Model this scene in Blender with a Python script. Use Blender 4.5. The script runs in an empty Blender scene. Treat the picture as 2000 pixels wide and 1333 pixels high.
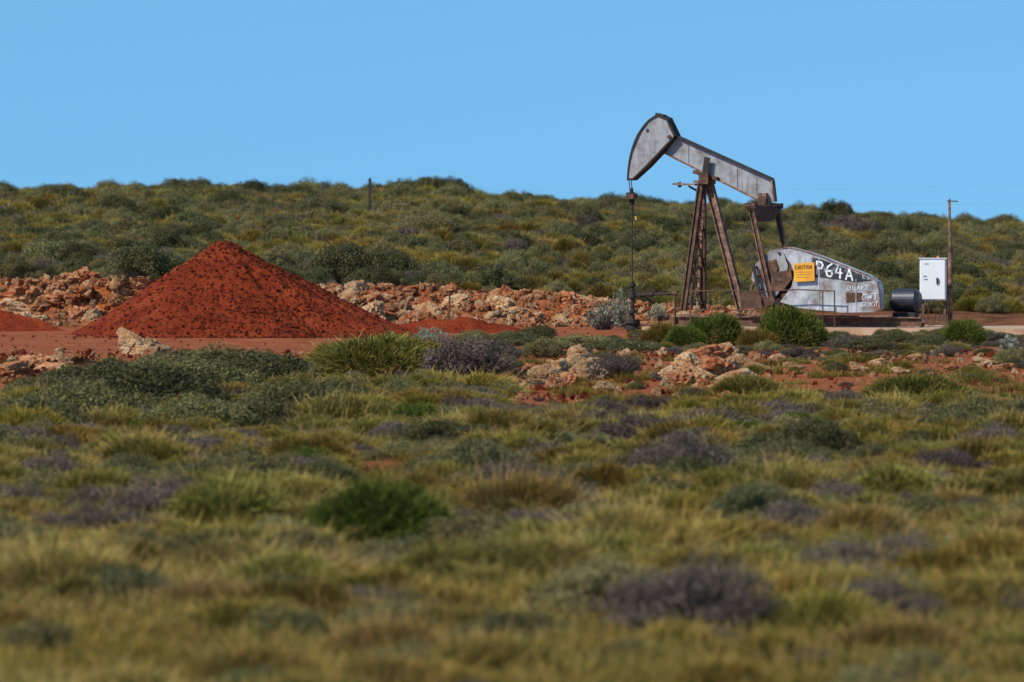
import bpy, math, random, bmesh
import numpy as np
from mathutils import Vector, Matrix, noise as mnoise
random.seed(7); rng=np.random.default_rng(11)
S=bpy.context.scene; COL=S.collection
S.view_settings.view_transform='Standard'; S.view_settings.look='None'; S.view_settings.exposure=0
F=11111.0; CH=3.0; HY=428.0
# ---------------------------------------------------------------- noise
def hsh(ix,iy,seed):
    h=(ix.astype(np.int64)*374761393+iy.astype(np.int64)*668265263+seed*982451653)&0xffffffff
    h=((h^(h>>13))*1274126177)&0xffffffff
    return ((h^(h>>16))&0xffff)/65535.0
def vn(x,y,seed=0):
    x=np.asarray(x,float);y=np.asarray(y,float)
    ix=np.floor(x);iy=np.floor(y);fx=x-ix;fy=y-iy
    fx=fx*fx*(3-2*fx);fy=fy*fy*(3-2*fy)
    a=hsh(ix,iy,seed);b=hsh(ix+1,iy,seed);c=hsh(ix,iy+1,seed);d=hsh(ix+1,iy+1,seed)
    return (a*(1-fx)+b*fx)*(1-fy)+(c*(1-fx)+d*fx)*fy
def fbm(x,y,o=4,seed=0):
    s=0;a=.5;t=0
    for i in range(o):
        s=s+a*vn(np.asarray(x)*2**i+i*17.3,np.asarray(y)*2**i+i*9.1,seed+i);t+=a;a*=.5
    return s/t-.5
def sst(a,b,x):
    t=np.clip((x-a)/(b-a),0,1);return t*t*(3-2*t)
RX=[-80,-50,-27,-17.8,-9.7,-4,-1,4,8,16,21.6,27,45,90]
RZ=[3.3,3.5,3.75,3.9,3.8,3.95,3.45,3.2,2.95,2.75,2.3,1.9,1.7,1.5]
def hberm(x):
    return np.interp(x,[-30,-11,-8,-3,1.5,4,9,20],[1.15,1.15,.95,.85,.62,.35,.25,.2])
def H(x,y):
    x=np.asarray(x,float);y=np.asarray(y,float)
    z=-0.4+fbm(x/9,y/9,3,5)*.30*(1-sst(100,118,y))
    yb=y+fbm(x/4,y/4,3,9)*5
    z=z+.4*sst(107,121,yb)
    hb=hberm(x)
    ys=y+fbm(x/2.5,y/5,3,21)*3.0+fbm(x/.9,y/1.5,3,23)*2.0
    z=z+hb*sst(160,163.2,ys)
    z=z+fbm(x/.8,y/.8,3,24)*.55*sst(158.5,160.5,y)*(1-sst(164,167,y))*(1-sst(3,9,x))
    t=np.clip((y-165)/(300-165),0,1.0)
    rz=np.interp(x*300/np.maximum(y,200),RX,RZ)
    z=z+(rz-hb)*(t**.92)
    z=z+fbm(x/22,y/30,3,33)*.7*sst(170,200,y)*(1-sst(290,340,y)*.5)
    z=z-22*sst(310,1100,y)
    z=z+fbm(x/1.3,y/1.3,3,44)*.06*(1-.8*sst(118,124,y)*(1-sst(158,160,y)))
    return z
def P2W(px,py,d):
    return ((px-1000)*d/F,d,CH-(py-HY)*d/F)
def hit(px,py,d0=32,d1=300):
    d=np.arange(d0,d1,.1)
    zr=CH-(py-HY)*d/F
    k=np.nonzero(zr<=H((px-1000)*d/F,d))[0]
    dd=d[k[0]] if len(k) else d1
    return (px-1000)*dd/F,float(dd)
PX,PD=hit(738,942)
# ---------------------------------------------------------------- material helpers
def nt(name):
    m=bpy.data.materials.new(name);m.use_nodes=True;t=m.node_tree;t.nodes.clear()
    o=t.nodes.new('ShaderNodeOutputMaterial');return m,t,o
def N(t,typ,**k):
    n=t.nodes.new(typ)
    for a,b in k.items(): setattr(n,a,b)
    return n
def c4(c): return (c[0],c[1],c[2],1)
def ramp(t,fac,stops):
    r=N(t,'ShaderNodeValToRGB');e=r.color_ramp.elements
    while len(e)<len(stops): e.new(.5)
    for i,(p,c) in enumerate(stops): e[i].position=p;e[i].color=c4(c)
    t.links.new(fac,r.inputs[0]);return r.outputs[0]
def noise(t,vec,scale,detail=4,rough=.55):
    n=N(t,'ShaderNodeTexNoise');n.inputs['Scale'].default_value=scale;n.inputs['Detail'].default_value=detail;n.inputs['Roughness'].default_value=rough
    if vec is not None:t.links.new(vec,n.inputs['Vector'])
    return n.outputs['Fac']
def mix(t,f,a,b,mode='MIX'):
    m=N(t,'ShaderNodeMix',data_type='RGBA',blend_type=mode)
    for s,v in ((0,f),(6,a),(7,b)):
        if isinstance(v,bpy.types.NodeSocket): t.links.new(v,m.inputs[s])
        else: m.inputs[s].default_value=v if s==0 else c4(v)
    return m.outputs[2]
def bump(t,h,strength,dist):
    b=N(t,'ShaderNodeBump');b.inputs['Strength'].default_value=strength;b.inputs['Distance'].default_value=dist
    t.links.new(h,b.inputs['Height']);return b.outputs[0]
def metal(name,stops,scale=3,rough=.6,met=0.0,bmp=.2,stretch=(1,1,1),streak=None):
    m,t,o=nt(name)
    tc=N(t,'ShaderNodeTexCoord');mp=N(t,'ShaderNodeMapping');mp.inputs['Scale'].default_value=stretch
    t.links.new(tc.outputs['Object'],mp.inputs[0])
    f=noise(t,mp.outputs[0],scale,8,.65)
    col=ramp(t,f,stops)
    if streak:
        m2=N(t,'ShaderNodeMapping');m2.inputs['Scale'].default_value=(7,7,1.1);t.links.new(tc.outputs['Object'],m2.inputs[0])
        sf=ramp(t,noise(t,m2.outputs[0],1.3,6,.7),[(.52,(0,0,0)),(.72,(1,1,1))])
        col=mix(t,sf,col,streak)
    b=N(t,'ShaderNodeBsdfPrincipled');t.links.new(col,b.inputs['Base Color'])
    b.inputs['Roughness'].default_value=rough;b.inputs['Metallic'].default_value=met
    f2=noise(t,mp.outputs[0],scale*8,5)
    t.links.new(bump(t,f2,bmp,.01),b.inputs['Normal'])
    t.links.new(b.outputs[0],o.inputs[0]);return m
def leafmat(name,c0,c1,c2,patch=None,transl=.22,hue=(.48,.51),val=(.68,1.32)):
    m,t,o=nt(name)
    a=N(t,'ShaderNodeAttribute',attribute_name='tint')
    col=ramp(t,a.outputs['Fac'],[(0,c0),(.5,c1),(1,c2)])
    oi=N(t,'ShaderNodeObjectInfo')
    g=N(t,'ShaderNodeNewGeometry')
    if patch:
        f=noise(t,g.outputs['Position'],.16,3)
        f=ramp(t,f,[(.42,(0,0,0)),(.62,(1,1,1))])
        mm=N(t,'ShaderNodeMath',operation='MULTIPLY');t.links.new(f,mm.inputs[0]);mm.inputs[1].default_value=.6
        pc=mix(t,1.0,col,patch,'MULTIPLY')
        col=mix(t,mm.outputs[0],col,pc)
    hs=N(t,'ShaderNodeHueSaturation')
    mr=N(t,'ShaderNodeMapRange');t.links.new(oi.outputs['Random'],mr.inputs[0]);mr.inputs[3].default_value=val[0];mr.inputs[4].default_value=val[1]
    t.links.new(mr.outputs[0],hs.inputs['Value'])
    mr2=N(t,'ShaderNodeMapRange');
    fr=N(t,'ShaderNodeMath',operation='FRACT');ml=N(t,'ShaderNodeMath',operation='MULTIPLY');ml.inputs[1].default_value=7.77
    t.links.new(oi.outputs['Random'],ml.inputs[0]);t.links.new(ml.outputs[0],fr.inputs[0]);t.links.new(fr.outputs[0],mr2.inputs[0])
    mr2.inputs[3].default_value=hue[0];mr2.inputs[4].default_value=hue[1]
    t.links.new(mr2.outputs[0],hs.inputs['Hue'])
    t.links.new(col,hs.inputs['Color'])
    d=N(t,'ShaderNodeBsdfDiffuse');tr=N(t,'ShaderNodeBsdfTranslucent');ms=N(t,'ShaderNodeMixShader');ms.inputs[0].default_value=transl
    t.links.new(hs.outputs[0],d.inputs[0]);t.links.new(hs.outputs[0],tr.inputs[0])
    t.links.new(d.outputs[0],ms.inputs[1]);t.links.new(tr.outputs[0],ms.inputs[2]);t.links.new(ms.outputs[0],o.inputs[0]);return m
M_green=leafmat('leaf_dark_green',(.026,.029,.013),(.102,.103,.045),(.24,.22,.10))
M_olive=leafmat('leaf_olive',(.046,.045,.019),(.175,.160,.066),(.34,.29,.13))
M_grey=leafmat('twig_grey_brown',(.028,.021,.016),(.110,.087,.069),(.26,.21,.165),transl=.05)
M_silver=leafmat('leaf_silver',(.08,.09,.05),(.22,.24,.16),(.46,.48,.38),transl=.1)
M_spin=leafmat('spinifex_olive',(.045,.043,.009),(.215,.190,.045),(.50,.37,.12),patch=(1.25,.93,.62))
M_spinb=leafmat('spinifex_bright',(.032,.043,.008),(.115,.145,.027),(.30,.28,.08),hue=(.485,.505),val=(.85,1.15))
M_grass=leafmat('grass_straw',(.070,.052,.014),(.295,.215,.060),(.57,.395,.145),patch=(.85,.9,.6))
M_wood=metal('dry_wood',[(.3,(.07,.05,.04)),(.7,(.19,.15,.12))],6)
def groundmat():
    m,t,o=nt('soil')
    g=N(t,'ShaderNodeNewGeometry');pos=g.outputs['Position']
    a=N(t,'ShaderNodeAttribute',attribute_name='zone');sp=N(t,'ShaderNodeSeparateColor');t.links.new(a.outputs['Color'],sp.inputs[0])
    n1=noise(t,pos,.9,8,.6);n2=noise(t,pos,9,6,.7)
    veg=ramp(t,n1,[(.3,(.10,.045,.018)),(.5,(.22,.085,.032)),(.7,(.36,.15,.06))])
    track=ramp(t,n1,[(.3,(.32,.070,.020)),(.52,(.47,.128,.042)),(.72,(.56,.21,.085))])
    rock=ramp(t,n2,[(.3,(.28,.052,.012)),(.5,(.50,.125,.036)),(.7,(.64,.26,.10))])
    c=mix(t,sp.outputs[0],veg,track);c=mix(t,sp.outputs[1],c,rock)
    sc=ramp(t,n2,[(.35,(.5,.5,.5)),(.6,(1,1,1))]);c=mix(t,.85,c,sc,'MULTIPLY')
    b=N(t,'ShaderNodeBsdfPrincipled');b.inputs['Roughness'].default_value=.95;b.inputs['Specular IOR Level'].default_value=.15;t.links.new(c,b.inputs['Base Color'])
    n3=noise(t,pos,14,8,.75);t.links.new(bump(t,n3,1,.12),b.inputs['Normal'])
    t.links.new(b.outputs[0],o.inputs[0]);return m
M_ground=groundmat()
def rockmat(name,stops,scale=5,dark=.9):
    m,t,o=nt(name)
    tc=N(t,'ShaderNodeTexCoord');oi=N(t,'ShaderNodeObjectInfo')
    va=N(t,'ShaderNodeVectorMath',operation='ADD');cm=N(t,'ShaderNodeCombineXYZ')
    ml=N(t,'ShaderNodeMath',operation='MULTIPLY');ml.inputs[1].default_value=50;t.links.new(oi.outputs['Random'],ml.inputs[0]);t.links.new(ml.outputs[0],cm.inputs[0])
    t.links.new(tc.outputs['Object'],va.inputs[0]);t.links.new(cm.outputs[0],va.inputs[1]);v=va.outputs[0]
    n1=noise(t,v,1.3*scale/5,7,.7);n2=noise(t,v,scale*.8,8,.75)
    col=ramp(t,n1,stops)
    pit=ramp(t,n2,[(.36,(.22,.12,.08)),(.48,(1,1,1))]);col=mix(t,dark,col,pit,'MULTIPLY')
    hs=N(t,'ShaderNodeHueSaturation');mr=N(t,'ShaderNodeMapRange');t.links.new(oi.outputs['Random'],mr.inputs[0]);mr.inputs[3].default_value=.75;mr.inputs[4].default_value=1.2
    t.links.new(mr.outputs[0],hs.inputs['Value']);t.links.new(col,hs.inputs['Color'])
    b=N(t,'ShaderNodeBsdfPrincipled');b.inputs['Roughness'].default_value=.9;b.inputs['Specular IOR Level'].default_value=.15;t.links.new(hs.outputs[0],b.inputs['Base Color'])
    t.links.new(bump(t,n2,1,.2),b.inputs['Normal']);t.links.new(b.outputs[0],o.inputs[0]);return m
M_rock_o=rockmat('orange_rock',[(.32,(.38,.075,.024)),(.48,(.64,.24,.095)),(.64,(.78,.47,.26))])
M_rock_b=rockmat('buff_rock',[(.32,(.56,.19,.07)),(.46,(.72,.40,.19)),(.62,(.84,.60,.36))],dark=.75)
def moundmat():
    m,t,o=nt('red_gravel')
    g=N(t,'ShaderNodeNewGeometry');pos=g.outputs['Position']
    n1=noise(t,pos,.8,6,.6);n2=noise(t,pos,13,8,.85)
    c=ramp(t,n1,[(.32,(.26,.032,.009)),(.52,(.39,.058,.015)),(.7,(.50,.10,.029))])
    s=ramp(t,n2,[(.39,(.20,.16,.16)),(.5,(1,1,1)),(.66,(1.25,1.3,1.35))]);c=mix(t,.85,c,s,'MULTIPLY')
    b=N(t,'ShaderNodeBsdfPrincipled');b.inputs['Roughness'].default_value=.95;b.inputs['Specular IOR Level'].default_value=.15;t.links.new(c,b.inputs['Base Color'])
    t.links.new(bump(t,n2,1,.16),b.inputs['Normal']);t.links.new(b.outputs[0],o.inputs[0]);return m
M_mound=moundmat()
M_rub=rockmat('red_rubble',[(.3,(.11,.016,.006)),(.5,(.26,.040,.012)),(.75,(.42,.10,.034))])
M_paint=metal('weathered_grey_paint',[(.32,(.16,.065,.03)),(.38,(.19,.18,.18)),(.5,(.29,.29,.30)),(.65,(.37,.37,.39))],2.6,.5,.1,.1,streak=(.20,.165,.145))
M_guard=metal('faded_silver_paint',[(.34,(.22,.09,.04)),(.41,(.24,.225,.22)),(.5,(.38,.39,.41)),(.65,(.52,.54,.57))],2.4,.45,.15,.12,streak=(.26,.22,.19))
M_rust=metal('rusty_steel',[(.3,(.028,.015,.010)),(.5,(.085,.040,.023)),(.7,(.20,.09,.045))],5,.85)
M_rustl=metal('brown_oxide_steel',[(.36,(.06,.03,.022)),(.5,(.17,.088,.058)),(.66,(.36,.21,.14))],5,.8)
M_dark=metal('greasy_dark_steel',[(.3,(.012,.010,.009)),(.6,(.034,.024,.019)),(.8,(.09,.045,.025))],6,.85)
M_black=metal('dark_blue_paint',[(.3,(.012,.014,.02)),(.7,(.03,.035,.05))],3,.45)
M_white=metal('white_enamel',[(.25,(.55,.5,.45)),(.36,(.74,.75,.76)),(.7,(.8,.81,.82))],2,.4,0,.03)
M_wpaint=metal('white_brush_paint',[(.40,(.36,.37,.38)),(.48,(.72,.72,.71)),(.7,(.82,.82,.80))],9,.7)
M_wworn=metal('worn_white_paint',[(.42,(.36,.37,.39)),(.52,(.62,.63,.63)),(.7,(.74,.74,.73))],12,.7)
M_bpaint=metal('black_brush_paint',[(.4,(.015,.017,.025)),(.58,(.035,.038,.046)),(.66,(.26,.27,.29))],4,.8)
M_yel=metal('yellow_sign_paint',[(.3,(.66,.26,.015)),(.6,(.80,.40,.02))],4,.5,0,.02)
M_blk=metal('black_ink_and_hole_dark',[(.3,(.02,.018,.015)),(.7,(.06,.045,.03))],4,.7)
M_org=metal('orange_plastic',[(.3,(.7,.16,.03)),(.7,(.8,.2,.04))],4,.3)
M_conc=metal('tan_concrete',[(.3,(.26,.15,.085)),(.5,(.40,.25,.15)),(.7,(.50,.34,.22))],1.5,.9,0,.3)
M_wire=metal('bare_wire',[(.3,(.45,.46,.48)),(.7,(.6,.6,.62))],4,.3,.5)
# ---------------------------------------------------------------- mesh helpers
def npmesh(name,V,Q,mat,smooth=False,tint=None,mats=None,mi=None):
    me=bpy.data.meshes.new(name);V=np.asarray(V,np.float32);Q=np.asarray(Q,np.int32);k=Q.shape[1]
    me.vertices.add(len(V));me.vertices.foreach_set('co',V.ravel())
    me.loops.add(Q.size);me.loops.foreach_set('vertex_index',Q.ravel())
    me.polygons.add(len(Q));me.polygons.foreach_set('loop_start',np.arange(0,Q.size,k,dtype=np.int32))
    me.polygons.foreach_set('use_smooth',np.full(len(Q),smooth))
    for x in (mats or [mat]): me.materials.append(x)
    if mi is not None: me.polygons.foreach_set('material_index',np.asarray(mi,np.int32))
    if tint is not None:
        a=me.attributes.new('tint','FLOAT','POINT');a.data.foreach_set('value',np.asarray(tint,np.float32))
    me.update(calc_edges=True);return me
def link(name,me,loc=(0,0,0),parent=None,**props):
    o=bpy.data.objects.new(name,me);o.location=loc;COL.objects.link(o)
    if parent: o.parent=parent
    for k,v in props.items(): o[k]=v
    return o
class MB:
    def __init__(s): s.v=[];s.f=[];s.m=[];s.mats=[]
    def mid(s,mat):
        if mat not in s.mats:s.mats.append(mat)
        return s.mats.index(mat)
    def add(s,vs,fs,mat):
        b=len(s.v);s.v+= [tuple(v) for v in vs];k=s.mid(mat)
        for f in fs:s.f.append([b+i for i in f]);s.m.append(k)
    def bar(s,p0,p1,w,h,mat,up=(0,1,0),w1=None,h1=None):
        p0=Vector(p0);p1=Vector(p1);d=(p1-p0).normalized();u=Vector(up);a=(u-d*u.dot(d)).normalized();b=d.cross(a)
        w1=w if w1 is None else w1;h1=h if h1 is None else h1
        vs=[];
        for p,ww,hh in ((p0,w,h),(p1,w1,h1)):
            for i,j in((-1,-1),(1,-1),(1,1),(-1,1)): vs.append(p+a*(i*ww/2)+b*(j*hh/2))
        s.add(vs,[(3,2,1,0),(4,5,6,7),(0,1,5,4),(1,2,6,5),(2,3,7,6),(3,0,4,7)],mat)
    def ibeam(s,p0,p1,w,h,mat,matw=None,up=(0,1,0),t=.025,h1=None):
        p0=Vector(p0);p1=Vector(p1);d=(p1-p0).normalized();u=Vector(up);a=(u-d*u.dot(d)).normalized();b=d.cross(a);h1=h if h1 is None else h1
        for sg in(-1,1):
            s.bar(p0+b*sg*(h/2-t/2),p1+b*sg*(h1/2-t/2),w,t,mat,up)
        s.bar(p0,p1,t,h-2*t-.004,matw or mat,up,t,h1-2*t-.004)
    def cyl(s,p0,p1,r,mat,n=14,r1=None):
        p0=Vector(p0);p1=Vector(p1);d=(p1-p0).normalized();r1=r if r1 is None else r1
        a=d.orthogonal().normalized();b=d.cross(a);vs=[]
        for p,rr in((p0,r),(p1,r1)):
            for i in range(n):
                t=2*math.pi*i/n;vs.append(p+a*math.cos(t)*rr+b*math.sin(t)*rr)
        fs=[(i,(i+1)%n,n+(i+1)%n,n+i) for i in range(n)]+[tuple(range(n))[::-1],tuple(range(n,2*n))]
        s.add(vs,fs,mat)
    def tube(s,pts,r,mat,n=8):
        for a,b in zip(pts[:-1],pts[1:]): s.cyl(a,b,r,mat,n)
    def prism(s,A,B,mat,side=None):
        n=len(A);s.add(list(A)+list(B),[tuple(range(n)),tuple(range(n,2*n))[::-1]],mat)
        s.add(list(A)+list(B),[(i,n+i,n+(i+1)%n,(i+1)%n) for i in range(n)],side or mat)
    def box(s,c,sz,mat):
        x,y,z=c;a,b,h=[q/2 for q in sz]
        s.add([(x+i*a,y+j*b,z+k*h) for k in(-1,1) for i,j in((-1,-1),(1,-1),(1,1),(-1,1))],[(3,2,1,0),(4,5,6,7),(0,1,5,4),(1,2,6,5),(2,3,7,6),(3,0,4,7)],mat)
    def obj(s,name,parent=None,loc=(0,0,0),bevel=0,**props):
        me=bpy.data.meshes.new(name);me.from_pydata(s.v,[],s.f)
        for m in s.mats:me.materials.append(m)
        me.polygons.foreach_set('material_index',s.m)
        bm=bmesh.new();bm.from_mesh(me)
        bmesh.ops.recalc_face_normals(bm,faces=bm.faces);bm.to_mesh(me);bm.free()
        o=link(name,me,loc,parent,**props)
        if bevel:
            b=o.modifiers.new('bevel','BEVEL');b.width=bevel;b.segments=2;b.limit_method='ANGLE'
        return o
# ---------------------------------------------------------------- terrain
def axis(lo,hi,step,far0,far1,g=1.25):
    a=list(np.arange(lo,hi,step));s=step;x=a[-1]
    while x<far1: s*=g;x+=s;a.append(x)
    s=step;x=a[0];b=[]
    while x>far0: s*=g;x-=s;b.append(x)
    return np.array(b[::-1]+a)
ax=axis(-32,32,.25,-2500,2500);ay=axis(28,325,.33,-300,5000)
X,Y=np.meshgrid(ax,ay);Z=H(X,Y)
V=np.stack([X.ravel(),Y.ravel(),Z.ravel()],1);nx,ny=len(ax),len(ay)
i=np.arange(nx-1)[None,:]+np.arange(ny-1)[:,None]*nx;i=i.ravel()
Q=np.stack([i,i+1,i+nx+1,i+nx],1)
me=npmesh('ground',V,Q,M_ground,True)
zc=np.zeros((len(V),4),np.float32);zc[:,3]=1
yy=V[:,1]+fbm(V[:,0]/3,V[:,1]/3,3,70)*6
zc[:,0]=sst(116,124,yy)*(1-sst(158,162,yy))
zc[:,1]=np.maximum(sst(157,160,yy)*(1-sst(165,170,yy))*(1-sst(5,12,V[:,0])),.8*sst(98,106,yy)*(1-sst(118,124,yy)))
pp_=((V[:,0]-PX)/.75)**2+((V[:,1]-PD+1)/6.0)**2
zc[:,1]=np.maximum(zc[:,1],1-sst(.8,1.5,pp_))
ca=me.color_attributes.new('zone','FLOAT_COLOR','POINT');ca.data.foreach_set('color',zc.ravel())
link('ground',me,kind='structure')
# ---------------------------------------------------------------- scatter
def gn_scatter(name,protos,P,R,SC,IDX,**props):
    me=bpy.data.meshes.new(name);P=np.asarray(P,np.float32);me.vertices.add(len(P));me.vertices.foreach_set('co',P.ravel())
    for nm,ty,arr,f in(('rotv','FLOAT_VECTOR',R,'vector'),('sclv','FLOAT_VECTOR',SC,'vector'),('pidx','INT',IDX,'value')):
        a=me.attributes.new(nm,ty,'POINT');a.data.foreach_set(f,np.asarray(arr,np.int32 if ty=='INT' else np.float32).ravel())
    o=link(name,me,**props)
    g=bpy.data.node_groups.new(name,'GeometryNodeTree')
    g.interface.new_socket('Geometry',in_out='INPUT',socket_type='NodeSocketGeometry');g.interface.new_socket('Geometry',in_out='OUTPUT',socket_type='NodeSocketGeometry')
    gi=g.nodes.new('NodeGroupInput');go=g.nodes.new('NodeGroupOutput');ip=g.nodes.new('GeometryNodeInstanceOnPoints');j=g.nodes.new('GeometryNodeJoinGeometry')
    for p in reversed(protos):   # a multi-input join reads its links last-first
        oi=g.nodes.new('GeometryNodeObjectInfo');oi.inputs['Object'].default_value=p;oi.inputs['As Instance'].default_value=True;g.links.new(oi.outputs['Geometry'],j.inputs[0])
    def na(nm,ty):
        n=g.nodes.new('GeometryNodeInputNamedAttribute');n.data_type=ty;n.inputs['Name'].default_value=nm;return [s for s in n.outputs if s.enabled and s.name=='Attribute'][0]
    e=g.nodes.new('FunctionNodeEulerToRotation');g.links.new(na('rotv','FLOAT_VECTOR'),e.inputs[0])
    g.links.new(gi.outputs[0],ip.inputs['Points']);g.links.new(j.outputs[0],ip.inputs['Instance']);ip.inputs['Pick Instance'].default_value=True
    g.links.new(na('pidx','INT'),ip.inputs['Instance Index']);g.links.new(e.outputs[0],ip.inputs['Rotation']);g.links.new(na('sclv','FLOAT_VECTOR'),ip.inputs['Scale'])
    g.links.new(ip.outputs[0],go.inputs[0])
    m=o.modifiers.new('scatter','NODES');m.node_group=g;return o
def unit(v): return v/np.maximum(np.linalg.norm(v,axis=1,keepdims=True),1e-6)
def leaves_quads(P,Nn,size,asp,r):
    n=len(P);a=unit(np.cross(Nn,r.normal(size=(n,3))));b=np.cross(Nn,a);s=size*r.uniform(.6,1.4,(n,1))
    V=np.stack([P-a*s,P+b*s*asp,P+a*s,P-b*s*asp],1).reshape(-1,3);Q=np.arange(4*n).reshape(n,4);return V,Q
def shrub_mesh(name,seed,mat,n=9000,lf=.02,asp=.5,nl=34,twig=150,open_=0):
    r=np.random.default_rng(seed)
    C=[];R=[]
    for k in range(nl):
        a=k*2.399+r.uniform(-.4,.4);q=math.sqrt((k+.5)/nl)*.38*r.uniform(.85,1.1)
        top=.40*math.sqrt(max(0.05,1-(q/.44)**2))*r.uniform(.7,1.12)
        C.append((q*math.cos(a)*r.uniform(.9,1.1),q*math.sin(a),max(.05,top-.06)));R.append(r.uniform(.065,.13)*(1-open_*.35))
        if k%2==0: C.append((q*math.cos(a)*1.05,q*math.sin(a)*1.05,top*.45));R.append(r.uniform(.08,.14)*(1-open_*.35))
    C=np.array(C);R=np.array(R);nl=len(C)
    k=r.integers(0,nl,n);d=unit(r.normal(size=(n,3)));d[:,2]=np.abs(d[:,2])*.9-.3*(r.random(n)<.4)
    d=unit(d);rr=R[k]*(r.uniform(.6,1.2,n))
    P=C[k]+d*rr[:,None];P[:,2]=np.maximum(P[:,2],.0)
    Nn=unit(d+r.normal(size=(n,3))*.6)
    V,Q=leaves_quads(P,Nn,lf,asp,r)
    tint=np.clip(r.beta(2,2.4,n)*.75+ (r.random(nl)[k])*.3-.03,0,1);tint=np.repeat(tint,4)
    mi=np.zeros(n,int)
    k=r.integers(0,nl,twig);e=C[k]+unit(r.normal(size=(twig,3))+[0,0,.8])*(R[k]*r.uniform(.8,1.4,twig))[:,None];b=C[k]*np.array([.35,.35,.0])
    e[:,2]=np.maximum(e[:,2],.02)
    w=unit(np.cross(e-b,r.normal(size=(twig,3))))*.0032
    V2=np.stack([b-w*1.6,b+w*1.6,e+w*.4,e-w*.4],1).reshape(-1,3);Q2=np.arange(4*twig).reshape(twig,4)+len(V)
    V=np.concatenate([V,V2]);Q=np.concatenate([Q,Q2]);tint=np.concatenate([tint,np.full(4*twig,.5)]);mi=np.concatenate([mi,np.ones(twig,int)])
    V[:,2]*=.5/np.percentile(V[:,2],99.6)
    return npmesh(name,V,Q,mat,False,tint,[mat,M_wood],mi)
def blades(r,b,d,l,w,droop,t):
    n=len(b);m=b+d*(l*.55)[:,None];e=b+d*l[:,None];e[:,2]-=droop*l*r.random(n);e=e+r.normal(size=(n,3))*.06*l[:,None]
    s=unit(np.cross(d,r.normal(size=(n,3))))*w
    V=np.stack([b-s,b+s,m+s*.85,m-s*.85,e+s*.25,e-s*.25],1).reshape(-1,3)
    o=np.arange(n)[:,None]*6;Q=np.concatenate([o+[0,1,2,3],o+[3,2,4,5]])
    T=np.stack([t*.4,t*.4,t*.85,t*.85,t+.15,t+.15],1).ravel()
    return V,Q,np.clip(T,0,1)
def tuft_mesh(name,seed,mat,n=260,L=.3,w=.005,root=.28,up=.9,droop=.3,straw=.3):
    r=np.random.default_rng(seed)
    a=r.uniform(0,2*np.pi,n);q=np.sqrt(r.random(n))*root;b=np.stack([q*np.cos(a),q*np.sin(a),np.zeros(n)],1)
    d=unit(r.normal(size=(n,3)));d[:,2]=np.abs(d[:,2])+up;d=unit(d)
    l=L*r.uniform(.4,1.05,n)
    t=r.beta(2,3,n)*.7+(r.random(n)<straw)*.35
    V,Q,T=blades(r,b,d,l,w,droop,t);return npmesh(name,V,Q,mat,False,T)
def dome_mesh(name,seed,mat,n=8000,w=.0034,straw=.2,L=.10,stalk=.015,upb=.25):
    """spinifex hummock: pincushion of short stiff blades over a lumpy dome"""
    r=np.random.default_rng(seed)
    d0=unit(r.normal(size=(n,3)));d0[:,2]=np.abs(d0[:,2])-.02
    K=unit(r.normal(size=(16,3))*[1,1,.8]);K[:,2]=np.abs(K[:,2])
    dt=(d0@K.T).max(1)
    lump=.80+.24*sst(.72,1.0,dt)+.05*np.sin(d0[:,0]*9+seed)
    s=d0*np.array([.42,.42,.40])*lump[:,None]
    s*=r.uniform(.8,1.0,n)[:,None];s[:,2]=np.maximum(s[:,2],0)
    d=unit(d0+np.array([0,0,upb])+r.normal(size=(n,3))*.45)
    l=L*r.uniform(.45,1.15,n);st=r.random(n)<stalk;l=np.where(st,l*2.2,l)
    t=r.beta(2,2.6,n)*.75+(r.random(n)<straw)*.3;t=np.where(st,.9,t)
    t=np.clip(t+.5*(lump-.95)+.08*np.sin(d0[:,1]*6+seed),0,1)
    V,Q,T=blades(r,s,d,l,w,.1,t);V[:,2]*=.5/np.percentile(V[:,2],99.3)
    return npmesh(name,V,Q,mat,False,T)
SH={ 'green':[shrub_mesh('shrub_green',s,M_green,14000,.0125,.45,nl=44) for s in(1,2,3)],
 'olive':[shrub_mesh('shrub_olive',s,M_olive,13000,.0125,.45,nl=40) for s in(4,5)],
 'grey':[shrub_mesh('shrub_grey',s,M_grey,12000,.016,.2,nl=40,twig=900) for s in(6,7,8)],
 'silver':[shrub_mesh('shrub_silver',s,M_silver,1100,.020,.5,nl=24,twig=380,open_=1.0) for s in(9,10)]}
TU={ 'spin':[dome_mesh('hummock',21,M_spin),dome_mesh('hummock',22,M_spin,L=.15,upb=.6),dome_mesh('hummock',23,M_spin,straw=.3,L=.12,upb=.4),dome_mesh('hummock',28,M_spin,L=.13,upb=.5)],
 'bright':[dome_mesh('hummock_bright',s,M_spinb,9500,straw=.14,stalk=.002,L=.08) for s in(24,25)],
 'straw':[dome_mesh('hummock_straw',s,M_grass,7500,w=.003,straw=.25,L=.17,stalk=.03,upb=.8) for s in(26,27)]}
GR=[tuft_mesh('tuft',s,mt,280,.27,.0038,.32,.8,.4,st) for s,mt,st in((31,M_grass,.3),(32,M_spin,.2),(33,M_grass,.15),(34,M_spin,.1))]
LAB={'green':('dark green rounded shrub with small leaves on red soil','shrub'),'olive':('olive green low shrub with fine leaves on red soil','shrub'),
 'grey':('grey-brown dry twiggy shrub low on the ground','shrub'),'silver':('pale silver-leaved open saltbush beside bare red dirt','saltbush'),
 'spin':('olive and straw coloured spiky spinifex grass hummock','grass tussock'),'bright':('bright green dome-shaped spinifex hummock','grass tussock'),
 'straw':('dry yellow spiky grass hummock among low shrubs','grass tussock')}
items=[]
def man(k,px,py,w,h):
    x,d=hit(px,py);s=d/F;items.append([k,x,d+w*s*.25,w*s*1.12,h*s*1.02,random.uniform(0,6.28),True])
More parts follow.
